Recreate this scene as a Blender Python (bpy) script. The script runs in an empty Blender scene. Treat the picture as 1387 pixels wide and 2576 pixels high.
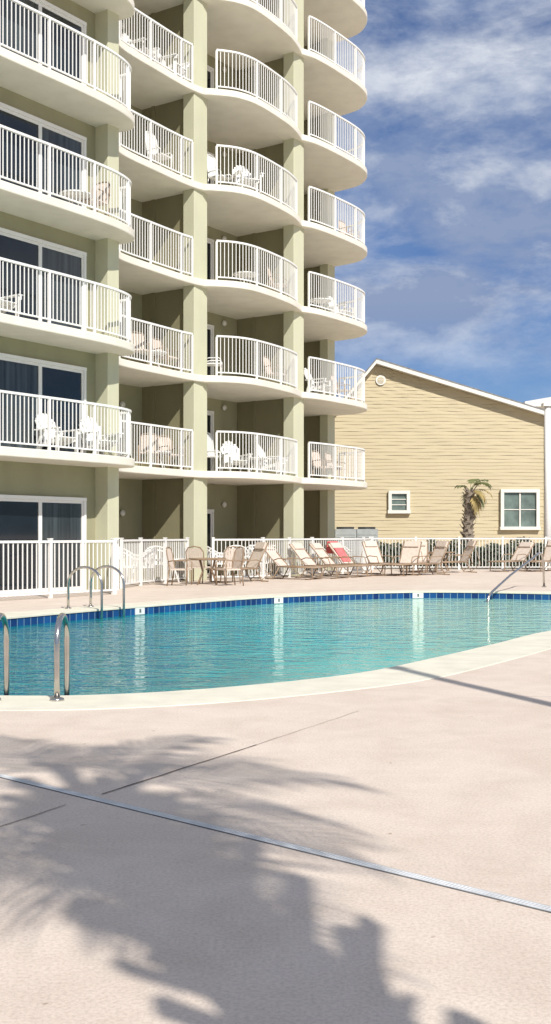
import bpy, bmesh, math, random
from mathutils import Vector, Matrix
random.seed(7)
scene=bpy.context.scene
COL=scene.collection
R=math.radians

# ------------------------------------------------------------------ materials
def nodes_of(m):
    m.use_nodes=True
    return m.node_tree.nodes, m.node_tree.links
def mat(name,col,rough=0.6,var=0.12,scale=3.0,bump=0.0,bscale=40.0,metal=0.0,spec=0.5,stretch=(1,1,1),streak=0.0):
    m=bpy.data.materials.new(name); N,L=nodes_of(m)
    b=N['Principled BSDF']
    b.inputs['Roughness'].default_value=rough
    b.inputs['Metallic'].default_value=metal
    b.inputs['Specular IOR Level'].default_value=spec
    tc=N.new('ShaderNodeTexCoord'); mp=N.new('ShaderNodeMapping'); mp.inputs['Scale'].default_value=stretch
    L.new(tc.outputs['Object'],mp.inputs['Vector'])
    n=N.new('ShaderNodeTexNoise'); n.inputs['Scale'].default_value=scale; n.inputs['Detail'].default_value=6
    L.new(mp.outputs[0],n.inputs['Vector'])
    r=N.new('ShaderNodeValToRGB')
    r.color_ramp.elements[0].position=0.3; r.color_ramp.elements[1].position=0.7
    r.color_ramp.elements[0].color=tuple(c*(1-var) for c in col)+(1,)
    r.color_ramp.elements[1].color=tuple(min(1,c*(1+var)) for c in col)+(1,)
    L.new(n.outputs['Fac'],r.inputs[0]); src=r.outputs[0]
    if streak>0:
        m3=N.new('ShaderNodeMapping'); m3.inputs['Scale'].default_value=(1.6,1.6,0.5); L.new(tc.outputs['Object'],m3.inputs['Vector'])
        n3=N.new('ShaderNodeTexNoise'); n3.inputs['Scale'].default_value=1.4; n3.inputs['Detail'].default_value=7; L.new(m3.outputs[0],n3.inputs['Vector'])
        r3=N.new('ShaderNodeValToRGB'); r3.color_ramp.elements[0].position=0.34; r3.color_ramp.elements[1].position=0.58
        r3.color_ramp.elements[0].color=(1-streak,1-streak*1.05,1-streak*1.15,1); r3.color_ramp.elements[1].color=(1,1,1,1); L.new(n3.outputs['Fac'],r3.inputs[0])
        x=N.new('ShaderNodeMix'); x.data_type='RGBA'; x.blend_type='MULTIPLY'; x.inputs[0].default_value=1
        L.new(src,x.inputs[6]); L.new(r3.outputs[0],x.inputs[7]); src=x.outputs[2]
    L.new(src,b.inputs['Base Color'])
    if bump>0:
        n2=N.new('ShaderNodeTexNoise'); n2.inputs['Scale'].default_value=bscale; n2.inputs['Detail'].default_value=4
        L.new(mp.outputs[0],n2.inputs['Vector'])
        bp=N.new('ShaderNodeBump'); bp.inputs['Strength'].default_value=bump; bp.inputs['Distance'].default_value=0.02
        L.new(n2.outputs['Fac'],bp.inputs['Height']); L.new(bp.outputs[0],b.inputs['Normal'])
    return m
M={}
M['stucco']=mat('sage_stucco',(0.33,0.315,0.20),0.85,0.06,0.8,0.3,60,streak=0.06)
M['fin']=mat('shaded_stucco',(0.235,0.215,0.125),0.85,0.06,0.8,0.3,60,streak=0.06)  # wall stucco darkened so the partitions' shade is painted into the colour
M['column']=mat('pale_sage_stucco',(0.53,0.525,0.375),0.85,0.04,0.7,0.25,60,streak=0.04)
M['slab']=mat('painted_concrete',(0.76,0.72,0.62),0.75,0.05,0.6,0.12,30,streak=0.06)
M['white']=mat('white_powder_coat',(0.80,0.79,0.76),0.4,0.03,2)
M['whitepl']=mat('white_painted_wood',(0.78,0.77,0.74),0.5,0.05,5)
M['glass']=mat('dark_glass',(0.012,0.018,0.025),0.04,0.4,0.6,spec=0.6)
M['curtain']=mat('curtained_glass',(0.04,0.05,0.055),0.06,0.6,9,spec=0.6,stretch=(1,1,0.03))
M['steel']=mat('stainless_steel',(0.55,0.52,0.48),0.2,0.1,8,metal=1.0)
M['tan']=mat('tan_metal',(0.30,0.21,0.135),0.45,0.12,6)
M['sling']=mat('sling_fabric',(0.64,0.545,0.46),0.8,0.08,12,0.2,150)
M['towel']=mat('coral_towel',(0.75,0.16,0.16),0.9,0.2,10,0.3,90)
M['siding']=mat('yellow_siding',(0.52,0.445,0.29),0.7,0.06,1.2,stretch=(0.4,1,5))
M['trim']=mat('white_trim',(0.72,0.70,0.64),0.55,0.04,3)
M['shingle']=mat('grey_shingle',(0.20,0.20,0.20),0.9,0.3,8,0.5,30)
M['bark']=mat('palm_bark',(0.27,0.22,0.17),0.9,0.4,9,0.8,25,stretch=(1,1,3))
M['frond']=mat('palm_frond',(0.11,0.13,0.04),0.5,0.5,3)
M['dryfrond']=mat('dry_palm_frond',(0.36,0.27,0.10),0.7,0.4,3)
M['hedge']=mat('hedge_leaf',(0.075,0.09,0.055),0.6,0.5,5)
M['metalgrey']=mat('grey_painted_metal',(0.33,0.35,0.34),0.5,0.15,4)
M['dark']=mat('dark_metal',(0.04,0.04,0.04),0.6,0.2,4)
M['drain']=mat('drain_plastic',(0.66,0.67,0.67),0.5,0.18,9)
M['slot']=mat('drain_slot',(0.14,0.14,0.14),0.8,0.3,14)
M['slotlight']=mat('drain_groove',(0.45,0.45,0.44),0.8,0.3,14)
M['joint']=mat('control_joint',(0.17,0.13,0.11),0.95,0.35,6)
M['basin']=mat('pool_plaster',(0.35,0.6,0.62),0.7,0.1,2)
M['cope']=mat('coping_concrete',(0.71,0.67,0.545),0.85,0.09,3,0.4,70)

def concrete():
    m=bpy.data.materials.new('deck_concrete'); N,L=nodes_of(m); b=N['Principled BSDF']
    b.inputs['Roughness'].default_value=0.9; b.inputs['Specular IOR Level'].default_value=0.25
    tc=N.new('ShaderNodeTexCoord')
    def noise(s,d,ro=0.55,dist=0):
        n=N.new('ShaderNodeTexNoise'); n.inputs['Scale'].default_value=s; n.inputs['Detail'].default_value=d; n.inputs['Roughness'].default_value=ro; n.inputs['Distortion'].default_value=dist
        L.new(tc.outputs['Object'],n.inputs['Vector']); return n
    def ramp(src,a,b_,ca,cb):
        r=N.new('ShaderNodeValToRGB'); e=r.color_ramp.elements
        e[0].position=a;e[1].position=b_;e[0].color=ca+(1,);e[1].color=cb+(1,)
        L.new(src,r.inputs[0]); return r.outputs[0]
    def mul(a,b_,f=1):
        x=N.new('ShaderNodeMix'); x.data_type='RGBA'; x.blend_type='MULTIPLY'; x.inputs[0].default_value=f
        L.new(a,x.inputs[6]); L.new(b_,x.inputs[7]); return x.outputs[2]
    big=ramp(noise(0.45,5).outputs['Fac'],.3,.7,(0.69,0.58,0.485),(0.76,0.655,0.56))
    mid=ramp(noise(2.2,10,.70,.4).outputs['Fac'],.34,.60,(0.89,0.875,0.86),(1,1,1))
    fine=ramp(noise(70,3,.7).outputs['Fac'],.34,.58,(0.82,0.81,0.80),(1,1,1))
    sp=ramp(noise(13,2).outputs['Fac'],.735,.77,(1,1,1),(0.68,0.64,0.60))
    blot=ramp(noise(1.3,3,.5).outputs['Fac'],.66,.74,(1,1,1),(0.93,0.92,0.90))
    c=mul(mul(mul(mul(big,mid),fine),sp),blot)
    L.new(c,b.inputs['Base Color'])
    bp=N.new('ShaderNodeBump'); bp.inputs['Strength'].default_value=0.4; bp.inputs['Distance'].default_value=0.005
    L.new(noise(85,4,.7).outputs['Fac'],bp.inputs['Height']); L.new(bp.outputs[0],b.inputs['Normal'])
    return m
M['deck']=concrete()

def water():
    m=bpy.data.materials.new('pool_water'); N,L=nodes_of(m); b=N['Principled BSDF']
    b.inputs['Roughness'].default_value=0.03; b.inputs['IOR'].default_value=1.33
    tc=N.new('ShaderNodeTexCoord')
    sx=N.new('ShaderNodeSeparateXYZ'); L.new(tc.outputs['Object'],sx.inputs[0])
    # depth: deep end near -x, shallow towards the step end (+x, +y)
    ma=N.new('ShaderNodeMath'); ma.operation='MULTIPLY_ADD'; L.new(sx.outputs['X'],ma.inputs[0]); ma.inputs[1].default_value=0.13; ma.inputs[2].default_value=-0.15
    mb=N.new('ShaderNodeMath'); mb.operation='MULTIPLY_ADD'; L.new(sx.outputs['Y'],mb.inputs[0]); mb.inputs[1].default_value=0.030; L.new(ma.outputs[0],mb.inputs[2])
    n0=N.new('ShaderNodeTexNoise'); n0.inputs['Scale'].default_value=1.1; n0.inputs['Detail'].default_value=5; n0.inputs['Roughness'].default_value=0.65; L.new(tc.outputs['Object'],n0.inputs['Vector'])
    mc=N.new('ShaderNodeMath'); mc.operation='MULTIPLY_ADD'; L.new(n0.outputs['Fac'],mc.inputs[0]); mc.inputs[1].default_value=0.40; L.new(mb.outputs[0],mc.inputs[2])
    r=N.new('ShaderNodeValToRGB'); e=r.color_ramp.elements
    e[0].position=0.24; e[0].color=(0.0,0.21,0.23,1); e[1].position=1.0; e[1].color=(0.26,0.58,0.46,1)
    k=e.new(0.55); k.color=(0.0,0.42,0.41,1)
    L.new(mc.outputs[0],r.inputs[0]); L.new(r.outputs[0],b.inputs['Base Color'])
    mp=N.new('ShaderNodeMapping'); mp.inputs['Rotation'].default_value=(0,0,R(12)); mp.inputs['Scale'].default_value=(0.8,1.6,1)
    L.new(tc.outputs['Object'],mp.inputs['Vector'])
    n1=N.new('ShaderNodeTexNoise'); n1.inputs['Scale'].default_value=2.6; n1.inputs['Detail'].default_value=3; n1.inputs['Roughness'].default_value=0.5
    n2=N.new('ShaderNodeTexNoise'); n2.inputs['Scale'].default_value=8; n2.inputs['Detail'].default_value=2
    L.new(mp.outputs[0],n1.inputs['Vector']); L.new(mp.outputs[0],n2.inputs['Vector'])
    ad=N.new('ShaderNodeMath'); ad.operation='MULTIPLY_ADD'; L.new(n2.outputs['Fac'],ad.inputs[0]); ad.inputs[1].default_value=0.28; L.new(n1.outputs['Fac'],ad.inputs[2])
    bp=N.new('ShaderNodeBump'); bp.inputs['Strength'].default_value=0.75; bp.inputs['Distance'].default_value=0.075
    L.new(ad.outputs[0],bp.inputs['Height']); L.new(bp.outputs[0],b.inputs['Normal'])
    return m
M['water']=water()
def tilemat():
    m=bpy.data.materials.new('blue_pool_tile'); N,L=nodes_of(m); b=N['Principled BSDF']
    b.inputs['Roughness'].default_value=0.15
    uv=N.new('ShaderNodeUVMap')
    br=N.new('ShaderNodeTexBrick'); br.offset=0; br.inputs['Scale'].default_value=1.0
    br.inputs['Brick Width'].default_value=0.16; br.inputs['Row Height'].default_value=0.16; br.inputs['Mortar Size'].default_value=0.007
    br.inputs['Color1'].default_value=(0.006,0.025,0.12,1); br.inputs['Color2'].default_value=(0.012,0.085,0.26,1); br.inputs['Mortar'].default_value=(0.2,0.3,0.36,1)
    L.new(uv.outputs[0],br.inputs['Vector']); L.new(br.outputs['Color'],b.inputs['Base Color'])
    return m
M['tile']=tilemat()

# ------------------------------------------------------------------ mesh builder
class MB:
    def __init__(s): s.v=[]; s.f=[]; s.m=[]
    def add(s,vs,fs,mi=0):
        o=len(s.v); s.v+= [tuple(v) for v in vs]
        for f in fs: s.f.append(tuple(i+o for i in f)); s.m.append(mi)
    def obox(s,o,a,b,c,mi=0):
        o,a,b,c=map(Vector,(o,a,b,c))
        if a.cross(b).dot(c)<0: a,b=b,a
        vs=[o,o+a,o+a+b,o+b,o+c,o+a+c,o+a+b+c,o+b+c]
        s.add(vs,[(0,3,2,1),(4,5,6,7),(0,1,5,4),(1,2,6,5),(2,3,7,6),(3,0,4,7)],mi)
    def box(s,c,sz,mi=0):
        c=Vector(c); h=Vector(sz)/2
        s.obox(c-h,(sz[0],0,0),(0,sz[1],0),(0,0,sz[2]),mi)
    def beam(s,p,q,w,h,mi=0,up=(0,0,1)):
        p,q=Vector(p),Vector(q); d=q-p
        if d.length<1e-6: return
        up=Vector(up); sd=d.cross(up)
        if sd.length<1e-4: sd=Vector((1,0,0))
        sd.normalize(); u=sd.cross(d).normalized()
        s.obox(p-sd*w/2-u*h/2,d,sd*w,u*h,mi)
    def tube(s,path,r,n=8,mi=0,cap=True):
        P=[Vector(p) for p in path]; rings=[]
        prev=None
        for i,p in enumerate(P):
            t=(P[min(i+1,len(P)-1)]-P[max(i-1,0)]).normalized()
            if prev is None:
                a=Vector((0,0,1)) if abs(t.z)<0.9 else Vector((1,0,0))
                x=t.cross(a).normalized()
            else:
                x=(prev-t*prev.dot(t)).normalized()
            prev=x; y=t.cross(x)
            rr=r[i] if isinstance(r,(list,tuple)) else r
            rings.append([p+x*rr*math.cos(2*math.pi*k/n)+y*rr*math.sin(2*math.pi*k/n) for k in range(n)])
        o=len(s.v)
        for ring in rings: s.v+=[tuple(v) for v in ring]
        for i in range(len(P)-1):
            for k in range(n):
                a=o+i*n+k;b=o+i*n+(k+1)%n
                s.f.append((a,b,b+n,a+n)); s.m.append(mi)
        if cap:
            s.f.append(tuple(o+k for k in range(n))[::-1]); s.m.append(mi)
            s.f.append(tuple(o+(len(P)-1)*n+k for k in range(n))); s.m.append(mi)
    def prism(s,pts,z0,z1,mi=0):
        n=len(pts)
        A=sum(pts[i][0]*pts[(i+1)%n][1]-pts[(i+1)%n][0]*pts[i][1] for i in range(n))
        if A<0: pts=pts[::-1]
        vs=[(p[0],p[1],z0) for p in pts]+[(p[0],p[1],z1) for p in pts]
        fs=[tuple(range(n))[::-1],tuple(range(n,2*n))]+[(i,(i+1)%n,(i+1)%n+n,i+n) for i in range(n)]
        s.add(vs,fs,mi)
    def mesh(s,name,mats,smooth=False):
        me=bpy.data.meshes.new(name); me.from_pydata(s.v,[],s.f)
        for m in mats: me.materials.append(m)
        me.polygons.foreach_set('material_index',s.m)
        if smooth: me.polygons.foreach_set('use_smooth',[True]*len(me.polygons))
        me.update(); return me
def obj(name,me,parent=None,**k):
    o=bpy.data.objects.new(name,me); COL.objects.link(o)
    if parent is not None:
        o.parent=parent
        if parent.parent is None: o.matrix_parent_inverse=parent.matrix_basis.inverted()
    for a,b in k.items(): o[a]=b
    return o
def root(name,loc,label,cat,group=None,rot=0):
    e=bpy.data.objects.new(name,None); COL.objects.link(e); e.location=loc; e.rotation_euler=(0,0,rot)
    e.empty_display_size=0.3
    e['label']=label; e['category']=cat
    if group: e['group']=group
    return e
def bevel(o,w=0.01,seg=2):
    b=o.modifiers.new('b','BEVEL'); b.width=w; b.segments=seg; b.limit_method='ANGLE'

def cr(pts,sub=8,closed=False):
    P=[Vector(p) for p in pts]; n=len(P); out=[]
    rng=n if closed else n-1
    for i in range(rng):
        if closed: p0,p1,p2,p3=P[(i-1)%n],P[i],P[(i+1)%n],P[(i+2)%n]
        else: p0,p1,p2,p3=P[max(i-1,0)],P[i],P[i+1],P[min(i+2,n-1)]
        for k in range(sub):
            t=k/sub
            out.append(0.5*((2*p1)+(-p0+p2)*t+(2*p0-5*p1+4*p2-p3)*t*t+(-p0+3*p1-3*p2+p3)*t**3))
    if not closed: out.append(P[-1])
    return out
def offset(P,d,closed=False):
    out=[];n=len(P)
    for i in range(n):
        if closed: t=(P[(i+1)%n]-P[i-1])
        else: t=P[min(i+1,n-1)]-P[max(i-1,0)]
        t=Vector((t[0],t[1])).normalized()
        out.append(Vector((P[i][0]-t.y*d,P[i][1]+t.x*d)))
    return out
def resample(P,step,trim0=0,trim1=0):
    L=[0]
    for i in range(1,len(P)): L.append(L[-1]+(P[i]-P[i-1]).length)
    a,b=trim0,L[-1]-trim1; n=max(1,round((b-a)/step)); out=[]; j=0
    for k in range(n+1):
        s=a+(b-a)*k/n
        while j<len(L)-2 and L[j+1]<s: j+=1
        f=(s-L[j])/max(1e-9,(L[j+1]-L[j])); out.append(P[j].lerp(P[j+1],f))
    return out

def rail_into(mb,pts,z,h,post_every=12,pk=0.018,ends=True,postw=0.055):
    n=len(pts)
    for i in range(n-1):
        p,q=pts[i],pts[i+1]
        ex=(q-p)*0.02
        mb.beam((p.x-ex.x,p.y-ex.y,z+h-0.025),(q.x+ex.x,q.y+ex.y,z+h-0.025),0.06,0.05)
        mb.beam((p.x-ex.x,p.y-ex.y,z+0.10),(q.x+ex.x,q.y+ex.y,z+0.10),0.035,0.035)
    for i in range(n):
        t=(pts[min(i+1,n-1)]-pts[max(i-1,0)]).normalized(); s=Vector((-t.y,t.x))
        post=(i%post_every==0) or i==n-1
        if post and (ends or 0<i<n-1): w,z0,z1=postw,z,z+h-0.05
        else: w,z0,z1=pk,z+0.115,z+h-0.045
        c=pts[i]
        o=Vector((c.x,c.y,z0))-Vector((t.x,t.y,0))*w/2-Vector((s.x,s.y,0))*w/2
        mb.obox(o,(t.x*w,t.y*w,0),(s.x*w,s.y*w,0),(0,0,z1-z0))

# ------------------------------------------------------------------ building
u=Vector((0.56,0.8285)).normalized(); n_=Vector((u.y,-u.x))
W=Vector((-4.37,27.6)); S=2.75; Z0=3.15; NL=8
bld=root('apartment_building',(-6,34,0),'tall sage green apartment building with curved white balconies','building')
A0=W-u*9
core=[A0,W+u*0.4,Vector((-6.94,29.81)),Vector((-3.95,33.87)),Vector((-1.29,37.7)),Vector((0.31,43.0)),Vector((1.4,46.5)),Vector((-9,54)),A0-n_*12]
mb=MB(); mb.prism([tuple(p) for p in core],-0.1,Z0+S*NL+0.4)
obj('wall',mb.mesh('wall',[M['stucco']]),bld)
B=Vector((-2.15,32.75)); C=Vector((0.75,36.5)); D=Vector((2.05,41.75))
def v3(p,z): return Vector((p.x,p.y,z))
ZT=Z0+S*NL
def column(fc,w,dp):
    mb=MB(); o=fc-u*w/2-n_*dp
    mb.obox(v3(o,0),v3(u*w,0),v3(n_*dp,0),(0,0,ZT))
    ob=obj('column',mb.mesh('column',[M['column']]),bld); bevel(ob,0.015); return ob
column(W+n_*0.41+u*0.2,0.40,0.5)
column(B,0.62,0.4); column(C,0.6,0.4); column(D,0.5,0.35)
def fin(fc,dp,L,th):
    mb=MB(); o=fc-n_*(dp-0.02)+u*(-th/2)
    mb.obox(v3(o-n_*L,0),v3(n_*L,0),v3(u*th,0),(0,0,ZT-0.05))
    mb.obox(v3(o-n_*1.35-u*0.04,0),v3(n_*0.12,0),v3(u*0.05,0),(0,0,ZT-0.05))
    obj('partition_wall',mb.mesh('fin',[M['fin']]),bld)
fin(B,0.4,2.3,0.22); fin(C,0.4,2.3,0.22); fin(D,0.35,2.2,0.22)

SB=B+n_*0.12; SC=C+n_*0.12
V=Vector
rimL=cr([V((-8.3,20.0)),V((-7.78,20.3)),V((-7.25,21.1)),V((-5.66,23.5)),V((-4.42,25.27)),V((-3.72,26.4)),V((-3.42,27.2)),V((-3.48,27.75)),V((-3.9,28.02))],8)
backL=[V((-4.25,28.0)),W-n_*0.15,A0+u*0.3-n_*0.15]
rimAB=cr([V((-4.16,28.12)),V((-4.12,28.9)),V((-3.93,29.7)),V((-3.17,31.05)),V((-2.5,32.15)),SB],8)
backAB=[B-n_*2.5,V((-7.05,29.85)),V((-6.7,29.4))]
rimBC=cr([SB,V((-1.72,32.72)),V((-1.05,32.95)),V((-0.45,33.55)),V((0.33,34.9)),V((0.66,35.7)),SC],8)
backBC=[C-n_*2.5,B-n_*2.5]
rimCD=cr([SC,V((1.35,36.85)),V((2.1,37.85)),V((2.95,39.2)),V((3.24,40.2)),V((3.05,41.15)),V((2.5,41.75)),V((2.15,42.0))],8)
backCD=[V((0.2,43.1)),C-n_*2.5]
bays=[(rimL,backL,0.15,0.15),(rimAB,backAB,0.1,0.38),(rimBC,backBC,0.36,0.36),(rimCD,backCD,0.36,0.3)]
for k in range(NL):
    z=Z0+S*k
    for rim,back,t0,t1 in bays:
        mb=MB(); mb.prism([tuple(p) for p in rim]+[tuple(p) for p in back],z-0.2,z)
        ob=obj('balcony',mb.mesh('balcony',[M['slab']]),bld); bevel(ob,0.025,2)
        mr=MB(); rp=resample(offset(rim,0.10),0.118,t0,t1)
        rail_into(mr,rp,z,1.17)
        obj('railing',mr.mesh('railing',[M['white']]),ob)
mb=MB()
mb.prism([tuple(p) for p in core],ZT+0.401,ZT+0.6); obj('roof',mb.mesh('roof',[M['slab']]),bld)
def sliding_door(t1,t2,org,z,h=2.08,n=3,dirv=None,nrm=None,flip=0):
    d=dirv; nn=nrm
    fr=MB(); gl=MB()
    a=org+d*t1; Lw=(t2-t1)
    def bar(s0,s1,z0,z1,dp):
        fr.obox(v3(a+d*s0-nn*0.02,z0),v3(d*(s1-s0),0),v3(nn*(dp+0.02),0),(0,0,z1-z0))
    bar(-0.07,0,z+0.001,z+h,0.09); bar(Lw,Lw+0.07,z+0.001,z+h,0.09); bar(-0.07,Lw+0.07,z+h,z+h+0.08,0.10)
    pw=Lw/n
    for i in range(n):
        s0=i*pw; s1=s0+pw
        bar(s0,s0+0.05,z+0.001,z+h-0.001,0.055); bar(s1-0.05,s1-0.001,z+0.001,z+h-0.001,0.055)
        bar(s0+0.05,s1-0.05,z+0.001,z+0.09,0.05); bar(s0+0.05,s1-0.05,z+h-0.06,z+h-0.001,0.05)
        gl.obox(v3(a+d*(s0+0.05),z+0.09),v3(d*(pw-0.1),0),v3(nn*0.03,0),(0,0,h-0.15),(i+flip)%2)
    f=obj('sliding_door',fr.mesh('door_frame',[M['white']]),bld)
    obj('glass',gl.mesh('glass',[M['glass'],M['curtain']]),f)
for k in range(-1,NL):
    z=0.0 if k<0 else Z0+S*k
    sliding_door(0.47,4.67,W,z,2.08 if k>=0 else 2.12,3,-u,n_,(k*k)%3%2)
    sliding_door(5.6,7.0,W,z,2.08,1,-u,n_,k%2)
    o=V((-1.29,37.7)); dd=(V((-3.95,33.87))-o).normalized(); nn=V((-dd.y,dd.x)); 
    if nn.dot(n_)<0: nn=-nn
    sliding_door(1.40,3.4,o,z,2.05,2,dd,nn)
    o=V((-3.95,33.87)); dd=(V((-6.94,29.81))-o).normalized(); nn=V((-dd.y,dd.x))
    if nn.dot(n_)<0: nn=-nn
    sliding_door(1.7,3.6,o,z,2.05,2,dd,nn)
    for (q,hh) in ((V((-3.95,33.87))-V((0.56,0.8285))*0.95,1.95),(V((-1.29,37.7))-V((0.56,0.8285))*0.75,2.3)):
        lm=MB()
        lm.tube([v3(q+n_*0.0,z+hh),v3(q+n_*0.05,z+hh),v3(q+n_*0.09,z+hh),v3(q+n_*0.12,z+hh)],[0.06,0.10,0.08,0.03],12)
        obj('wall_lamp',lm.mesh('wall_lamp',[M['trim']],True),bld)

# ------------------------------------------------------------------ fences
def fence(name,path,label,h=1.2,postw=0.07,sect=1.72,step=0.122):
    P=[V(p) if not isinstance(p,Vector) else p for p in path]
    L=sum((P[i+1]-P[i]).length for i in range(len(P)-1))
    ns=max(1,round(L/sect)); fine=resample(P,L/ns/max(1,round(L/ns/step)))
    per=(len(fine)-1)//ns
    e=root(name,(P[0].x,P[0].y,0),label,'fence','white picket railing fences around the pool deck')
    pm=MB(); pm.box((0,0,(h+0.02)/2),(postw,postw,h+0.02)); pm.box((0,0,h+0.032),(postw+0.02,postw+0.02,0.024))
    pme=pm.mesh('post',[M['white']])
    for i in range(ns+1):
        idx=min(i*per,len(fine)-1); c=fine[idx]
        a=fine[max(idx-1,0)]; b=fine[min(idx+1,len(fine)-1)]
        o=obj('post',pme,e); o.location=(c.x,c.y,0); o.rotation_euler=(0,0,math.atan2(b.y-a.y,b.x-a.x))
        if i<ns:
            seg=fine[idx:(min((i+1)*per,len(fine)-1))+1]
            m2=MB(); rail_into(m2,seg,0,h,1000,0.02,ends=False)
            obj('panel',m2.mesh('panel',[M['white']]),e)
    return e
fence('patio_fence',[(-8.0,19.2),(-5.47,22.6),(-3.58,25.15)],'white railing fence in front of the ground floor glass doors')
fence('patio_fence',[(-3.56,25.3),(-3.78,27.2)],'short white railing return beside a sage column',sect=1.9)
fence('patio_fence',[(-3.78,27.95),(-3.5,29.4),(-2.5,32.3)],'white railing fence between two sage columns')
fence('patio_fence',resample(cr([V((-1.8,32.85)),V((-1.0,33.05)),V((-0.4,33.6)),V((0.33,34.9)),V((0.9,36.25)),V((2.1,37.8)),V((3.0,39.3)),V((3.4,41.0)),V((3.55,42.8))],6),0.1),'curving white railing fence enclosing ground floor patios')
fence('pool_fence',[(3.65,42.9),(20,42.9)],'long white railing fence along the far pool deck edge')

# ------------------------------------------------------------------ pool
pool_pts=[(-2.25,9.29),(-1.29,9.38),(-0.32,9.87),(0.78,10.8),(1.73,12.2),(2.67,13.75),(3.9,15.75),(6.0,17.8),(8.0,20.0),(8.9,22.4),(8.2,24.6),(6.2,25.7),(3.3,26.4),(0.06,24.4),(-2.51,21.0),(-4.36,18.0),(-5.4,15.6),(-5.6,13.0),(-4.9,10.8),(-3.6,9.6)]
PO=[V((p.x,p.y)) for p in cr([V(p) for p in pool_pts],10,True)]
n=len(PO)
area=sum(PO[i].x*PO[(i+1)%n].y-PO[(i+1)%n].x*PO[i].y for i in range(n))
sgn=-1 if area>0 else 1
def off(P,d): return offset(P,sgn*d,True)
pool=root('swimming_pool',(1,17,0),'curved swimming pool of turquoise water with blue tile band','swimming pool')
inner=off(PO,-0.02); outer=off(PO,0.75)
def ring(a,za,b,zb,mbx,flip=False):
    o=len(mbx.v); m=len(a)
    mbx.v+=[(p.x,p.y,za) for p in a]+[(p.x,p.y,zb) for p in b]
    for i in range(m):
        j=(i+1)%m; f=(o+i,o+j,o+m+j,o+m+i)
        mbx.f.append(f if not flip else f[::-1]); mbx.m.append(0)
cp=MB()
ring(outer,0.0,off(PO,0.74),0.006,cp); ring(off(PO,0.74),0.006,off(PO,0.01),0.010,cp)
ring(off(PO,0.01),0.010,inner,0.003,cp); ring(inner,0.003,inner,-0.025,cp); ring(inner,-0.025,off(PO,0.05),-0.026,cp)
obj('coping',cp.mesh('coping',[M['cope']]),pool)
tb=MB(); ring(PO,-0.026,PO,-0.5,tb); me=tb.mesh('tile_band',[M['tile']])
uvl=me.uv_layers.new(name='UVMap'); acc=[0]
for i in range(n): acc.append(acc[-1]+(PO[(i+1)%n]-PO[i]).length)
for i,p in enumerate(me.polygons):
    for li,(uu,vv) in zip(p.loop_indices,((acc[i],0.155),(acc[i+1],0.155),(acc[i+1],-0.32),(acc[i],-0.32))):
        uvl.data[li].uv=(uu,vv)
obj('tile_band',me,pool)
bs=MB(); ring(off(PO,0.01),-0.4,off(PO,0.01),-1.6,bs); bs.add([(p.x,p.y,-1.6) for p in PO],[tuple(range(n))]); obj('basin',bs.mesh('basin',[M['basin']]),pool)
wb=MB(); pw=off(PO,0.005); wb.add([(p.x,p.y,-0.155) for p in pw],[tuple(range(n)) if area>0 else tuple(range(n))[::-1]])
obj('water',wb.mesh('water',[M['water']]),pool)
for tgt in (V((-2.55,20.95)),V((0.1,24.45)),V((3.35,26.4))):
    i=min(range(n),key=lambda q:(PO[q]-tgt).length); t=(PO[(i+1)%n]-PO[i-1]).normalized(); nn=V((-t.y,t.x))*(-sgn)
    dm=MB(); c=PO[i]+nn*0.004
    dm.obox(v3(c-t*0.13,-0.15),v3(t*0.26,0),v3(nn*0.012,0),(0,0,0.12))
    dm.obox(v3(c-t*0.03+nn*0.012,-0.12),v3(t*0.05,0),v3(nn*0.003,0),(0,0,0.07),1)
    obj('depth_marker',dm.mesh('depth_marker',[M['white'],M['slot']]),pool)

# ------------------------------------------------------------------ ground
bm=bmesh.new()
hole=off(PO,0.4)
hv=[bm.verts.new((p.x,p.y,0)) for p in hole]
ed=[bm.edges.new((hv[i],hv[(i+1)%n])) for i in range(n)]
q=[bm.verts.new(p) for p in ((-60,-40,0),(60,-40,0),(60,70,0),(-60,70,0))]
ed+=[bm.edges.new((q[i],q[(i+1)%4])) for i in range(4)]
bmesh.ops.triangle_fill(bm,edges=ed,use_beauty=True)
for f in bm.faces:
    if f.normal.z<0: f.normal_flip()
far=[bm.verts.new(p) for p in ((-2500,-2500,0),(2500,-2500,0),(2500,3500,0),(-2500,3500,0))]
for i in range(4):
    j=(i+1)%4; bm.faces.new((far[i],far[j],q[j],q[i]))
me=bpy.data.meshes.new('ground'); bm.to_mesh(me); bm.free(); me.materials.append(M['deck'])
g=obj('ground',me); g['kind']='structure'; g['label']='pinkish beige concrete pool deck'
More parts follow.
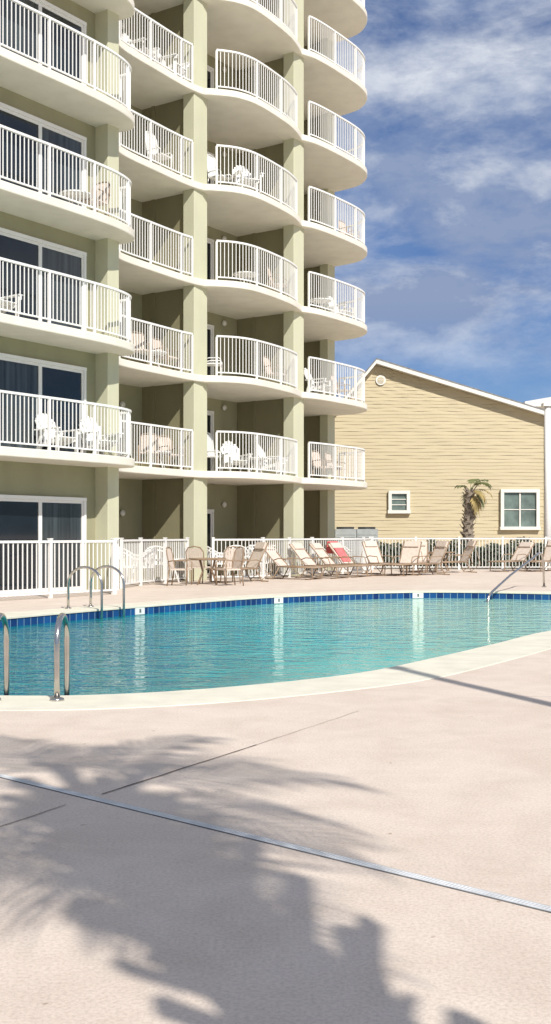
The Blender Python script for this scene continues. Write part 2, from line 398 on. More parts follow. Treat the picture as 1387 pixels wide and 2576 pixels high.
# drain strip
dr=MB(); a=V((-1.51,6.23)); b=V((0.97,4.0)); d=(b-a).normalized(); s=V((-d.y,d.x)); a0=a-d*9; Ld=22
dr.obox(v3(a0-s*0.024,0.0),v3(d*Ld,0),v3(s*0.048,0),(0,0,0.005),0)
dr.obox(v3(a0-s*0.030,0.0),v3(d*Ld,0),v3(s*0.005,0),(0,0,0.0035),1)
dr.obox(v3(a0+s*0.025,0.0),v3(d*Ld,0),v3(s*0.005,0),(0,0,0.0035),1)
x=0
while x<Ld:
    dr.obox(v3(a0+d*x-s*0.016,0.0045),v3(d*0.004,0),v3(s*0.032,0),(0,0,0.0012),2); x+=0.016
e=obj('trench_drain',dr.mesh('drain',[M['drain'],M['slot'],M['slotlight']])); e['label']='narrow pale slotted drain strip set in the deck'; e['category']='drain'
def joint(p,q,w):
    j=MB(); p,q=V(p),V(q); d=(q-p); N=max(2,int(d.length/0.12)); s=V((-d.y,d.x)).normalized()
    L_=[];R_=[]
    for i in range(N+1):
        c=p+d*i/N+s*random.uniform(-0.004,0.004); ww=w*random.uniform(0.6,1.2)/2
        L_.append((c.x+s.x*ww,c.y+s.y*ww,0.004)); R_.append((c.x-s.x*ww,c.y-s.y*ww,0.004))
    vs=L_+R_; j.add(vs,[(i,N+1+i,N+2+i,i+1) for i in range(N)])
    o=obj('deck_joint',j.mesh('deck_joint',[M['joint']])); o['kind']='structure'; o['label']='thin dark joint line in the concrete deck'
joint((-2.8,2.3),(-1.02,5.55),0.007); joint((-0.88,5.78),(-0.12,7.14),0.011); joint((-0.12,7.14),(0.62,8.5),0.004)
joint((1.9,9.3),(5.5,8.9),0.005)

# ------------------------------------------------------------------ ladders and handrail
def ladder(center,inward,label,half,back,fwd,top):
    iv=Vector((inward[0],inward[1],0)).normalized(); tv=Vector((-iv.y,iv.x,0)); c=Vector((center[0],center[1],0))
    e=root('pool_ladder',c,label,'ladder','stainless steel pool ladders')
    for s in (-half,half):
        m=MB(); p0=c+tv*s-iv*back; p1=c+tv*s+iv*fwd; r=(back+fwd)/2; mid=(p0+p1)/2; zr=min(r,0.30)
        path=[p0+Vector((0,0,z)) for z in (0.010,0.2,top-zr)]
        for i in range(1,12):
            a=math.pi-math.pi*i/12; path.append(mid+iv*r*math.cos(a)+Vector((0,0,top-zr+zr*math.sin(a))))
        path+=[p1+Vector((0,0,z)) for z in (top-zr,0.1,-0.9)]
        m.tube(path,0.024,12)
        m.tube([p0+Vector((0,0,0.008)),p0+Vector((0,0,0.026)),p0+Vector((0,0,0.035))],[0.06,0.055,0.028],16)
        obj('rail',m.mesh('rail',[M['steel']],True),e)
    for z in (-0.35,-0.65):
        m=MB(); m.beam(c+tv*-half+iv*fwd+Vector((0,0,z)),c+tv*half+iv*fwd+Vector((0,0,z)),0.08,0.03)
        obj('step',m.mesh('step',[M['steel']]),e)
ladder((-1.98,9.28),(0.0,1),'shiny curved steel pool ladder set in pale coping',0.25,0.27,0.16,0.665)
ladder((-3.05,20.15),(0.85,-0.525),'steel pool ladder on the blue tiled far pool edge',0.30,0.55,0.22,0.75)
hr=root('pool_handrail',(6.5,28.2,0),'slanting steel handrail leading down into the pool','handrail')
m=MB()
P=[(6.75,28.6,0.0),(6.72,28.55,0.5),(6.68,28.48,0.75),(6.6,28.3,0.86),(6.45,28.0,0.85),(6.2,27.5,0.74),(5.4,26.2,0.38),(4.75,25.0,0.06),(4.65,24.85,-0.05),(4.6,24.8,-0.6)]
m.tube(P,0.027,10); obj('rail',m.mesh('rail',[M['steel']],True),hr)
m=MB(); m.tube([(6.75,28.6,0.003),(6.75,28.6,0.03)],0.06,12); obj('base_plate',m.mesh('plate',[M['steel']]),hr)

# ------------------------------------------------------------------ furniture templates
T={}
def adirondack():
    seat=MB(); 
    for i in range(6):
        y=-0.28+i*0.095; z=0.37-i*0.022
        seat.beam((-0.27,y,z),(0.27,y,z),0.085,0.022)
    seat.beam((-0.25,-0.30,0.33),(-0.25,0.28,0.20),0.03,0.09); seat.beam((0.25,-0.30,0.33),(0.25,0.28,0.20),0.03,0.09)
    back=MB()
    for i in range(7):
        x=(i-3)*0.083; hgt=0.74-0.025*(i-3)**2
        back.beam((x*0.8,0.20,0.26),(x*1.1,0.20+0.30*hgt/0.74,0.26+hgt),0.07,0.02,up=(0,-1,0.4))
    back.beam((-0.26,0.30,0.50),(0.26,0.30,0.50),0.03,0.06); back.beam((-0.26,0.43,0.80),(0.26,0.43,0.80),0.03,0.06)
    arm=MB(); arm.beam((0,-0.38,0.56),(0,0.34,0.54),0.12,0.025); arm.beam((0,-0.38,0.50),(0,-0.30,0.50),0.04,0.09)
    leg=MB(); leg.beam((0,-0.30,0),(0,-0.30,0.545),0.09,0.03,up=(1,0,0)); 
    leg2=MB(); leg2.beam((0,0.36,0.0),(0,0.16,0.53),0.09,0.03,up=(1,0,0))
    w=[M['whitepl']]
    a=arm.mesh('arm',w); l=leg.mesh('leg',w); l2=leg2.mesh('rleg',w)
    return [('seat',seat.mesh('seat',w),(0,0,0)),('backrest',back.mesh('backrest',w),(0,0,0)),('armrest',a,(-0.34,0,0)),('armrest',a,(0.34,0,0)),('leg',l,(-0.30,0,0)),('leg',l,(0.30,0,0)),('leg',l2,(-0.30,0,0)),('leg',l2,(0.30,0,0))]
def sidechair(matF,matS,h=1.05,sh=0.43):
    s=MB(); s.box((0,0,sh),(0.5,0.48,0.03))
    for i in range(5): s.box((0,-0.2+i*0.1,sh+0.018),(0.46,0.07,0.012))
    b=MB(); 
    path=[(-0.25,0.22,sh),(-0.26,0.30,h-0.15),(-0.18,0.33,h-0.03),(0,0.34,h),(0.18,0.33,h-0.03),(0.26,0.30,h-0.15),(0.25,0.22,sh)]
    b.tube(path,0.018,8)
    for i in range(6):
        x=-0.19+i*0.076; b.beam((x,0.235,sh+0.03),(x,0.325,h-0.05),0.062,0.014,1,up=(0,-1,0.2))
    a=MB(); a.tube([(0,-0.22,0.02),(0,-0.23,0.6),(0,-0.18,0.66),(0,0.1,0.66),(0,0.26,0.63)],0.016,8)
    l=MB(); l.tube([(0,0.24,sh),(0,0.30,0.0)],0.016,8)
    am=a.mesh('arm',[matF],True); lm=l.mesh('leg',[matF],True)
    return [('seat',s.mesh('seat',[matS]),(0,0,0)),('backrest',b.mesh('back',[matF,matS]),(0,0,0)),('armrest',am,(-0.27,0,0)),('armrest',am,(0.27,0,0)),('leg',lm,(-0.23,0,0)),('leg',lm,(0.23,0,0))]
def roundchair():
    s=MB(); s.tube([(0,0,0.40),(0,0,0.45)],0.30,20)
    b=MB()
    for zz,rr in ((0.62,0.34),(0.72,0.35)):
        b.tube([(rr*math.cos(a),rr*math.sin(a)+0.02,zz+0.22*max(0,math.sin(a))) for a in [R(-30+i*15) for i in range(17)]],0.02,8)
    for i in range(13):
        a=R(-20+i*220/12); z1=0.72+0.22*max(0,math.sin(a))
        b.beam((0.29*math.cos(a),0.29*math.sin(a),0.42),(0.35*math.cos(a),0.35*math.sin(a)+0.02,z1),0.035,0.012,up=(math.cos(a),math.sin(a),0.2))
    out=[('seat',s.mesh('seat',[M['whitepl']]),(0,0,0)),('backrest',b.mesh('back',[M['whitepl']]),(0,0,0))]
    for x,y in ((-.22,-.2),(.22,-.2),(-.22,.2),(.22,.2)):
        l=MB(); l.tube([(x*0.9,y*0.9,0.41),(x*1.15,y*1.15,0)],0.02,8); out.append(('leg',l.mesh('leg',[M['whitepl']],True),(0,0,0)))
    return out
def lounger(ba=0.85,bz=1.02):
    f=MB()
    for x in (-0.32,0.32):
        f.tube([(x,-1.0,0.36),(x,0.30,0.38)],0.02,8); f.tube([(x,0.25,0.38),(x,ba,bz)],0.018,8)
        f.tube([(x,-0.85,0.36),(x,-0.88,0.03),(x,-0.65,0.02)],0.018,8); f.tube([(x,0.22,0.37),(x,0.42,0.02),(x,0.62,0.02)],0.018,8)
        f.tube([(x,-0.25,0.37),(x,-0.15,0.60),(x,0.25,0.62),(x,0.42,0.56)],0.016,8); f.tube([(x,0.60,0.55+(bz-.8)*.8),(x,0.75,0.30),(x,0.40,0.05)],0.012,6)
    for y,z in ((-1.0,0.36),(-0.65,0.02),(0.62,0.02),(ba,bz),(0.28,0.38)): f.tube([(-0.32,y,z),(0.32,y,z)],0.016,8)
    s=MB()
    def sheet(pts,w,t,dst):
        for i in range(len(pts)-1): dst.beam((0,)+pts[i],(0,)+pts[i+1],w,t,up=(0,0,1))
    sheet([(-0.99,0.37),(-0.6,0.355),(-0.2,0.35),(0.27,0.375)],0.60,0.012,s)
    b=MB()
    def P_(f): return (0.27+(ba-0.27)*f,0.395+(bz-0.39)*f-0.03*math.sin(math.pi*f))
    sheet([P_(0),P_(.33),P_(.66),P_(1)],0.60,0.014,b)
    hp=MB(); a=P_(.75); c=P_(.98); hp.beam((0,a[0]-.02,a[1]+.03),(0,c[0]-.02,c[1]+.03),0.50,0.06)
    return [('frame',f.mesh('frame',[M['tan']],True),(0,0,0)),('seat',s.mesh('seat',[M['sling']]),(0,0,0)),('backrest',b.mesh('back',[M['sling']]),(0,0,0)),('headrest',hp.mesh('head',[M['sling']]),(0,0,0))]
def rtable(mt,ml,r=0.5,h=0.72):
    t=MB(); t.tube([(0,0,h-0.03),(0,0,h)],r,28)
    t.tube([(0,0,h-0.05),(0,0,h-0.031)],r*0.9,28)
    out=[('top',t.mesh('top',[mt]),(0,0,0))]
    for i in range(4):
        a=math.pi/4+i*math.pi/2; l=MB(); c,s=math.cos(a),math.sin(a)
        l.tube([(c*r*0.55,s*r*0.55,h-0.05),(c*r*0.35,s*r*0.35,h*0.5),(c*r*0.7,s*r*0.7,0)],0.018,8)
        out.append(('leg',l.mesh('leg',[ml],True),(0,0,0)))
    return out
T['adi']=('adirondack_chair','white slatted wooden armchair on a balcony','chair','white slatted chairs on the balconies',adirondack())
T['tall']=('patio_chair','tall white slatted chair with arms on a balcony','chair','white patio chairs on the balconies',sidechair(M['whitepl'],M['whitepl'],1.25,0.5))
T['wh']=('patio_chair','white round backed patio chair behind the fence','chair','white patio chairs on the ground patios',roundchair())
T['tc']=('deck_chair','tan framed sling chair on the pool deck','chair','tan sling chairs on the pool deck',sidechair(M['tan'],M['sling'],1.0,0.42))
T['lg']=('sun_lounger','tan framed sun lounger with pale sling on the deck','lounger','sun loungers beside the pool',lounger())
T['lg2']=('sun_lounger','tan framed sun lounger with its back steeply raised','lounger','sun loungers beside the pool',lounger(0.62,1.08))
T['tt']=('patio_table','round tan table on the pool deck','table',None,rtable(M['tan'],M['tan'],0.5,0.70))
T['wt']=('side_table','small round white table on a balcony','table','small white tables on the balconies',rtable(M['whitepl'],M['whitepl'],0.38,0.5))
def put(key,x,y,z=0,rot=0.0,label=None,sc=1.0):
    nm,lb,ct,gp,parts=T[key]
    e=root(nm,(x,y,z),label or lb,ct,gp,rot); e.scale=(sc,sc,sc)
    for pn,me,loc in parts:
        o=bpy.data.objects.new(pn,me); COL.objects.link(o); o.parent=e; o.location=loc
    return e
put('lg',0.45,33.7,0,R(62)); put('lg',1.3,34.6,0,R(55)); put('lg',1.95,35.6,0,R(58))
put('lg',2.55,36.6,0,R(50),'sun lounger draped with a coral pink towel')
put('lg2',3.5,37.6,0,R(35)); put('lg2',4.2,36.9,0,R(-30)); put('lg2',5.0,37.2,0,R(-60))
put('lg2',6.3,39.6,0,R(-75)); put('lg',8.55,41.0,0,R(-50)); put('lg2',9.75,41.0,0,R(-45)); put('lg2',5.0,40.0,0,R(-10))
put('lg2',-0.9,31.8,0,R(-60))
put('tc',-2.45,29.4,0,R(80)); put('tc',-1.2,29.4,0,R(-60)); put('tc',-2.1,31.3,0,R(160)); put('tc',-1.3,30.9,0,R(-150)); put('tt',-1.8,30.1)
put('tc',5.6,40.6,0,R(60)); put('tt',6.0,41.2,0,0)
tw=MB()
for i in range(6):
    a=i/6; b_=(i+1)/6
    tw.beam((0,0.30+0.50*a,0.45+0.58*a+0.01*math.sin(i*2)),(0,0.30+0.50*b_,0.45+0.58*b_+0.01*math.sin(i*2+2)),0.42,0.02)
tw.beam((0,0.80,1.03),(0,0.90,1.10),0.42,0.02); tw.beam((0,0.90,1.10),(0.02,0.97,0.70),0.42,0.02)
o=obj('towel',tw.mesh('towel',[M['towel']])); o.location=(2.55,36.6,0); o.rotation_euler=(0,0,R(50)); o['label']='coral pink towel draped over a lounger back'; o['category']='towel'
for x,y,r in ((-4.05,31.0,60),(-3.3,32.2,20),(-3.6,30.9,-100),(-1.75,34.6,100),(-1.2,34.6,0),(-0.45,35.6,60),(0.05,36.5,40),(-0.75,36.2,200),(1.6,38.6,60),(2.3,39.8,30)):
    put('wh',x,y,0,R(r),sc=1.05)
for x,y in ((-2.9,31.6),(-0.9,35.3)): put('wt',x,y,0,0,'round white table on a ground floor patio',1.3)
def F(k): return Z0+S*(k-1)
bal=[('adi',-4.95,25.85,1,60),('adi',-4.14,26.85,1,45),('adi',-5.95,24.3,2,60),('tc',-4.25,26.6,3,-20),('wt',-4.6,26.2,3,0),
('tall',-1.75,34.2,1,70),('adi',-1.2,33.9,1,30),('wt',-0.6,34.5,1,0),('adi',-0.1,35.2,1,60),
('tall',-1.85,34.0,2,90),('tc',0.0,35.5,2,60),('tc',0.1,35.4,3,70),('wt',-0.9,34.2,3,20),
('tall',-1.66,33.8,4,60),('adi',-0.85,33.7,4,30),
('tc',-2.95,32.3,1,50),('tc',-3.5,31.4,1,10),('wt',-3.3,31.9,1,0),('tc',-3.1,32.2,2,60),('tc',-3.75,31.0,2,10),('wt',-3.4,31.7,2,0),
('tall',-3.25,31.9,4,60),('adi',-3.7,31.2,5,60),('adi',-2.95,32.2,5,60),
('tc',1.6,38.2,1,60),('tc',2.1,39.2,1,60),('wt',1.9,38.8,1,0),('adi',1.45,37.9,2,60),('tc',2.3,39.6,2,60),('wt',1.5,38.0,3,60),('adi',2.3,39.5,3,60),('tc',2.6,40.0,4,50)]
for k,x,y,l,r in bal: put(k,x,y,F(l),R(r)+random.uniform(-.15,.15),{'tc':'tan sling chair on a balcony','adi':None,'tall':None,'wt':None}[k])

# ------------------------------------------------------------------ yellow house
hs=root('yellow_house',(8,52,0),'pale yellow lap sided gable house with white trimmed windows','house')
HY=50.0; XL=1.0; XR=11.85; PX=4.4; PZ=8.8; EZ=6.52
def xl(z): return XL if z<4.7 else XL+(z-4.7)*(PX-XL)/(PZ-4.7)
def xr(z): return XR if z<EZ else XR-(z-EZ)*(XR-PX)/(PZ-EZ)
wl=MB()
wl.add([(XL,HY+0.05,0),(XR,HY+0.05,0),(XR,HY+0.05,EZ),(PX,HY+0.05,PZ),(XL,HY+0.05,4.7)],[(0,1,2,3,4)])
wl.add([(XR-0.001,HY+0.05,0),(XR-0.001,HY+12,0),(XR-0.001,HY+12,EZ),(XR-0.001,HY+0.05,EZ)],[(0,1,2,3)])
z=0.0
while z<PZ-0.1:
    z2=min(z+0.15,PZ-0.02); 
    N_=30; ph=random.uniform(0,6)
    def row(zz,yy,wob):
        a,b=xl(zz),xr(zz); return [(a+(b-a)*i/N_,yy+wob*0.006*math.sin(i*1.3+ph),zz+wob*0.012*math.sin(i*0.9+ph*2)) for i in range(N_+1)]
    lo=row(z,HY+0.014,1); hi=row(z2,HY+0.027,1); un=row(z,HY+0.035,0)
    vs=lo+hi+un; k=N_+1
    wl.add(vs,[(i,i+1,k+i+1,k+i) for i in range(N_)]+[(2*k+i,2*k+i+1,i+1,i) for i in range(N_)])
    z=z2
obj('wall',wl.mesh('wall',[M['siding']]),hs)
cb=MB(); cb.box((XR+0.04,HY-0.01,EZ/2-0.1),(0.14,0.10,EZ-0.3)); obj('corner_board',cb.mesh('cb',[M['siding']]),hs)
rf=MB()
pk=V((PX,PZ)); er=V((XR+0.5,EZ-0.5*(PZ-EZ)/(XR-PX))); el=V((XL-0.3,4.7-0.35))
for a_,b_ in ((pk,er),(el,pk)):
    rf.add([(a_.x,HY-0.4,a_.y+0.10),(b_.x,HY-0.4,b_.y+0.10),(b_.x,HY+12.4,b_.y+0.10),(a_.x,HY+12.4,a_.y+0.10),(a_.x,HY-0.4,a_.y+0.22),(b_.x,HY-0.4,b_.y+0.22),(b_.x,HY+12.4,b_.y+0.22),(a_.x,HY+12.4,a_.y+0.22)],[(0,1,2,3),(7,6,5,4),(0,4,5,1),(1,5,6,2),(2,6,7,3),(3,7,4,0)])
ro=obj('roof',rf.mesh('roof',[M['shingle']]),hs)
fb=MB()
for a_,b_ in ((pk,er),(el,pk)):
    fb.add([(a_.x,HY-0.44,a_.y-0.02),(b_.x,HY-0.44,b_.y-0.02),(b_.x,HY-0.44,b_.y+0.14),(a_.x,HY-0.44,a_.y+0.14),(a_.x,HY-0.401,a_.y-0.02),(b_.x,HY-0.401,b_.y-0.02),(b_.x,HY-0.401,b_.y+0.14),(a_.x,HY-0.401,a_.y+0.14)],[(0,1,2,3),(7,6,5,4),(0,4,5,1),(3,2,6,7)])
    fb.add([(a_.x,HY-0.40,a_.y-0.0),(b_.x,HY-0.40,b_.y-0.0),(b_.x,HY+0.0,b_.y-0.0),(a_.x,HY+0.0,a_.y-0.0)],[(0,1,2,3)])
obj('fascia',fb.mesh('fascia',[M['trim']]),hs)
for x in (6.75,7.15):
    m=MB(); zz=PZ-(x-PX)*(PZ-EZ)/(XR-PX); m.tube([(x,HY+1.5,zz),(x,HY+1.5,zz+0.45)],0.05,10); m.tube([(x,HY+1.5,zz+0.42),(x,HY+1.5,zz+0.50)],0.07,10)
    obj('vent_pipe',m.mesh('vent',[M['trim']]),hs)
m=MB(); m.tube([(4.62,HY-0.0,8.1),(4.62,HY-0.05,8.1)],0.22,24); m.tube([(4.62,HY-0.05,8.1),(4.62,HY-0.06,8.1)],0.15,24,1); 
for i in range(4): m.box((4.62,HY-0.07,8.0+i*0.06),(0.24,0.02,0.02))
obj('gable_vent',m.mesh('gv',[M['trim'],M['siding']]),hs)
M['houseglass']=mat('house_window_glass',(0.13,0.17,0.15),0.1,0.4,2,spec=0.7)
def window(cx,cz,w,h,cols,rows):
    f=MB(); t=0.14
    f.box((cx,HY-0.08,cz+h/2+t/2),(w+2*t,0.18,t)); f.box((cx,HY-0.09,cz-h/2-t/2),(w+2*t+0.06,0.22,t))
    f.box((cx-w/2-t/2,HY-0.08,cz),(t,0.17,h)); f.box((cx+w/2+t/2,HY-0.08,cz),(t,0.17,h))
    for i in range(1,cols): f.box((cx-w/2+w*i/cols,HY-0.07,cz),(0.06 if cols==2 else 0.03,0.05,h))
    for i in range(1,rows): f.box((cx,HY-0.065,cz-h/2+h*i/rows),(w,0.04,0.035))
    fo=obj('window',f.mesh('window',[M['trim']]),hs)
    gl=MB(); gl.box((cx,HY-0.03,cz),(w,0.02,h)); obj('glass',gl.mesh('glass',[M['houseglass']]),fo)
window(5.42,2.75,0.66,0.72,1,3); window(10.72,2.42,1.42,1.5,2,2)
wh=root('white_building',(17,60,0),'white building with low roof beyond the yellow house','building')
m=MB(); m.box((17.2,62,3.9),(8.2,8,7.8)); obj('wall',m.mesh('wall',[M['trim']]),wh)
m=MB(); m.prism([(12.6,57.5),(21.8,57.5),(21.8,66.5),(12.6,66.5)],7.8,8.05); m.add([(12.6,57.5,8.05),(21.8,57.5,8.05),(21.8,66.5,8.05),(12.6,66.5,8.05),(17.2,62,9.2)],[(0,1,4),(1,2,4),(2,3,4),(3,0,4)]); obj('roof',m.mesh('roof',[M['trim']]),wh)
m=MB(); m.box((15.6,57.98,5.5),(1.2,0.06,1.4)); m.box((18.5,57.98,5.5),(1.2,0.06,1.4)); obj('window',m.mesh('window',[M['houseglass']]),wh)
m=root('white_post',(10.36,43.3,0),'tall plain white round post behind the fence','post')
k=MB(); k.tube([(10.36,43.3,0),(10.36,43.3,6.2)],0.13,16); obj('shaft',k.mesh('shaft',[M['white']],True),m)
k=MB(); k.box((10.36,43.3,6.26),(0.42,0.42,0.12)); obj('cap',k.mesh('cap',[M['white']]),m)
def ac(x,y):
    e=root('air_conditioner',(x,y,0),'grey outdoor air conditioning unit beside the yellow house','air conditioner')
    c=MB(); c.box((x,y,0.95),(0.85,0.85,1.2)); c.box((x,y,0.17),(1.0,1.0,0.34))
    for i in range(9): c.box((x,y-0.43,0.45+i*0.11),(0.75,0.02,0.04))
    obj('casing',c.mesh('casing',[M['metalgrey']]),e)
    c=MB(); c.tube([(x,y,1.55),(x,y,1.62)],0.36,20); 
    for i in range(8):
        a=i*math.pi/8; c.beam((x-0.36*math.cos(a),y-0.36*math.sin(a),1.63),(x+0.36*math.cos(a),y+0.36*math.sin(a),1.63),0.02,0.015)
    obj('fan_grille',c.mesh('fan',[M['dark']]),e)
ac(2.85,46.5); ac(3.75,46.8)
# ------------------------------------------------------------------ hedge
def leaves(mb,c,s,mi=0):
    a=Vector([random.gauss(0,1) for _ in range(3)]).normalized(); b=a.cross(Vector([random.gauss(0,1) for _ in range(3)])).normalized()
    c=Vector(c); mb.add([c-a*s,c+b*s*0.45,c+a*s,c-b*s*0.45],[(0,1,2,3)],mi)
hd=MB()
for i in range(9000):
    x=random.uniform(4.0,18); y=random.uniform(44.0,45.1)
    top=1.0+0.13*math.sin(x*2.1)+0.1*math.sin(x*5.3+1)
    leaves(hd,(x,y,random.uniform(0.02,top)),random.uniform(0.05,0.12))
hd.box((11,44.7,0.4),(13.6,0.5,0.8))
o=obj('hedge',hd.mesh('hedge',[M['hedge']])); o['label']='low dark green hedge behind the white fence'; o['category']='hedge'

# ------------------------------------------------------------------ palms
def palm(loc,H,r0,r1,nf,FL,label,seed,bias=(0,0),lean=(0,0),lw=0.045,elo=-55,dry=0.3,step=0.045,bootl=1.0):
    rnd=random.Random(seed)
    e=root('palm_tree',loc,label,'tree'); L0=Vector(loc)
    t=MB(); path=[];rr=[]
    for i in range(15):
        f=i/14; path.append(L0+Vector((lean[0]*f*f,lean[1]*f*f,H*f))); rr.append((r0+(r1-r0)*f)*(1+0.06*math.sin(i*2.4)))
    t.tube(path,rr,14)
    zz=0.12*H; k=0
    while zz<H:
        f=zz/H; a=k*2.4; c=L0+Vector((lean[0]*f*f,lean[1]*f*f,zz)); d=Vector((math.cos(a),math.sin(a),0)); r=r0+(r1-r0)*f
        up=Vector((0,0,1)); ln=r*rnd.uniform(0.6,1.3)*bootl
        t.beam(c+d*r*0.6,c+d*(r+ln*0.5)+up*ln*1.1,r*0.5,r*0.16); zz+=r*0.17; k+=1
    obj('trunk',t.mesh('trunk',[M['bark']]),e)
    cr_=MB(); top=path[-1]
    for k in range(nf):
        az=k*2.39996+rnd.uniform(-.3,.3); q=(k+0.5)/nf
        el=R(80-(80-elo)*q)+rnd.uniform(-.12,.12); L=FL*rnd.uniform(0.8,1.1)
        p=top+Vector((0,0,-0.1*q)); s=0; mi=1 if (q>1-dry and rnd.random()<0.7) else 0
        h=Vector((math.cos(az)+bias[0],math.sin(az)+bias[1],0)); h.normalize()
        pts=[]; e_=el
        while s<L:
            d=h*math.cos(e_)+Vector((0,0,math.sin(e_))); pts.append((p.copy(),d.copy(),s/L)); p=p+d*step; s+=step
            e_-=step/FL*(1.25+0.5*(s/L)); e_=max(e_,R(-82))
            h=(h+Vector((bias[0],bias[1],0))*0.02).normalized()
        cr_.tube([x[0] for x in pts[::4]]+[pts[-1][0]],[0.022*FL/1.8*(1-0.8*x[2]) for x in pts[::4]]+[0.003],5,mi)
        for (pp,d,f) in pts:
            if f<0.33: continue
            side=d.cross(Vector((0,0,1))); side=side.normalized() if side.length>1e-3 else Vector((1,0,0))
            g=(f-0.33)/0.67; ll=FL*0.44*(1-0.55*g)*(0.55+0.45*min(1,g*5))*rnd.uniform(0.8,1.12)
            for sg in (-1,1):
                dr_=(d*(0.55+0.5*g)+side*sg*(1.0-0.35*g)+Vector((0,0,0.15))).normalized()
                wv=d*lw*0.5
                a=pp; b=pp+dr_*ll*0.55+Vector((0,0,-0.03*FL)); c=pp+dr_*ll+Vector((0,0,-0.13*FL*rnd.uniform(0.6,1.4)))
                cr_.add([a-wv*0.6,a+wv*0.6,b+wv,b-wv,c],[(0,1,2,3),(3,2,4)],mi)
    obj('crown',cr_.mesh('crown',[M['frond'],M['dryfrond']]),e)
palm((7.75,46,0),3.1,0.23,0.17,15,0.95,'small wind blown palm with rough trunk by the house',5,bias=(0.9,0.0),lean=(0.12,0),lw=0.045,elo=-45,dry=0.7,step=0.035)
EL=R(40); azs=R(22); sh=V((math.sin(azs),-math.cos(azs)))
Hp=5.6; cs=V((-0.95,5.75)); pb=cs+sh*(Hp/math.tan(EL))
palm((pb.x,pb.y,0),Hp,0.23,0.25,22,1.55,'tall shaggy palm casting its shadow across the deck',23,lw=0.055,elo=-48,dry=0.4,step=0.075,bootl=1.6)
tip=V((1.17,11.25)); pbse=tip+sh*(6.0/math.tan(EL))
e=root('light_pole',(pbse.x,pbse.y,0),'slim white light pole standing on the deck','light pole')
m=MB(); m.tube([(pbse.x,pbse.y,0),(pbse.x,pbse.y,5.9)],[0.085,0.07],14); m.tube([(pbse.x,pbse.y,0.002),(pbse.x,pbse.y,0.05)],0.16,14); obj('shaft',m.mesh('shaft',[M['white']]),e)
m=MB(); m.tube([(pbse.x,pbse.y,5.9),(pbse.x,pbse.y,5.93),(pbse.x,pbse.y,6.1)],[0.07,0.11,0.09],14); obj('lamp_head',m.mesh('head',[M['white']]),e)

# ------------------------------------------------------------------ light, sky, camera
sv=Vector((sh.x*math.cos(EL),sh.y*math.cos(EL),math.sin(EL)))
sd=bpy.data.lights.new('sun','SUN'); sd.energy=5.0; sd.angle=R(0.6); sd.color=(1.0,0.955,0.89)
so=bpy.data.objects.new('sun',sd); COL.objects.link(so); so.rotation_euler=sv.to_track_quat('Z','Y').to_euler(); so.location=(5,-5,20)
w=bpy.data.worlds.new('World'); scene.world=w; w.use_nodes=True
N,L=w.node_tree.nodes,w.node_tree.links
bg=N['Background']; out=N['World Output']
sky=N.new('ShaderNodeTexSky'); sky.sky_type='NISHITA'; sky.sun_disc=False; sky.sun_elevation=EL; sky.sun_rotation=math.atan2(sh.x,sh.y); sky.air_density=1.0; sky.dust_density=0.3; sky.ozone_density=3.0
tint=N.new('ShaderNodeMix'); tint.data_type='RGBA'; tint.blend_type='MULTIPLY'; tint.inputs[0].default_value=1; tint.inputs[7].default_value=(0.42,0.58,0.84,1)
L.new(sky.outputs[0],tint.inputs[6]); L.new(tint.outputs[2],bg.inputs['Color']); bg.inputs['Strength'].default_value=0.10
tc=N.new('ShaderNodeTexCoord'); sx=N.new('ShaderNodeSeparateXYZ'); L.new(tc.outputs['Generated'],sx.inputs[0])
def mapn(sc,loc,rot=0):
    mp=N.new('ShaderNodeMapping'); mp.inputs['Scale'].default_value=sc; mp.inputs['Location'].default_value=loc; mp.inputs['Rotation'].default_value=(0,rot,0)
    L.new(tc.outputs['Generated'],mp.inputs['Vector']); return mp
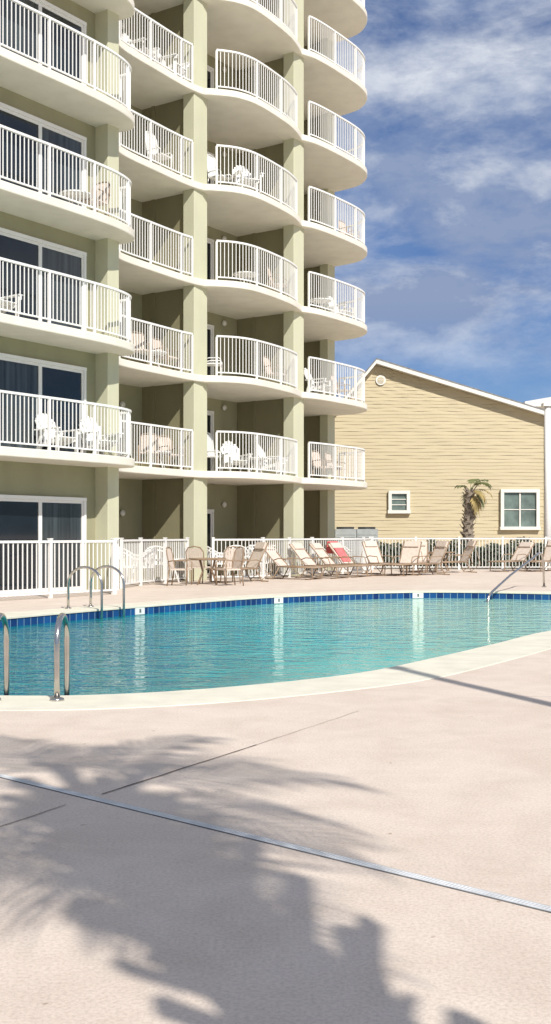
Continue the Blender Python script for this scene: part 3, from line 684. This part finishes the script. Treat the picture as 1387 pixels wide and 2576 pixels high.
def wn(mp,s,d,ro,di=0):
    n1=N.new('ShaderNodeTexNoise'); n1.inputs['Scale'].default_value=s; n1.inputs['Detail'].default_value=d; n1.inputs['Roughness'].default_value=ro; n1.inputs['Distortion'].default_value=di
    L.new(mp.outputs[0],n1.inputs['Vector']); return n1
def wr(src,a,b_,ca,cb):
    r=N.new('ShaderNodeValToRGB'); e=r.color_ramp.elements; e[0].position=a;e[1].position=b_;e[0].color=ca+(1,);e[1].color=cb+(1,); L.new(src,r.inputs[0]); return r.outputs[0]
mpa=mapn((1,1,2.6),(0.3,0.2,0.15),R(8)); 
cov=wr(wn(mpa,6.5,14,.62,.25).outputs['Fac'],.33,.55,(0.15,)*3,(1,1,1))
fr=N.new('ShaderNodeMapRange'); fr.inputs['From Min'].default_value=0.13; fr.inputs['From Max'].default_value=0.20; L.new(sx.outputs['Z'],fr.inputs['Value']); fr.inputs['To Min'].default_value=0.25
mm=N.new('ShaderNodeMath'); mm.operation='MULTIPLY'; L.new(cov,mm.inputs[0]); L.new(fr.outputs[0],mm.inputs[1])
mpb=mapn((1,1,2.0),(1.3,0.6,0.4)); 
shade=wr(wn(mpb,8,11,.62,.15).outputs['Fac'],.40,.64,(0.29,0.37,0.56),(0.80,0.84,0.91))
b2=N.new('ShaderNodeBackground'); L.new(shade,b2.inputs['Color']); b2.inputs['Strength'].default_value=0.95
mx=N.new('ShaderNodeMixShader'); L.new(mm.outputs[0],mx.inputs[0]); L.new(bg.outputs[0],mx.inputs[1]); L.new(b2.outputs[0],mx.inputs[2]); L.new(mx.outputs[0],out.inputs['Surface'])

cd=bpy.data.cameras.new('camera'); co=bpy.data.objects.new('camera',cd); COL.objects.link(co)
co.location=(0,0,1.32); co.rotation_euler=(R(90),0,0)
cd.sensor_fit='VERTICAL'; cd.sensor_height=36; cd.sensor_width=24; cd.lens=40.02; cd.shift_y=57/2576; cd.clip_end=8000; cd.clip_start=0.05
scene.camera=co
scene.view_settings.view_transform='Standard'; scene.view_settings.look='None'; scene.view_settings.exposure=0
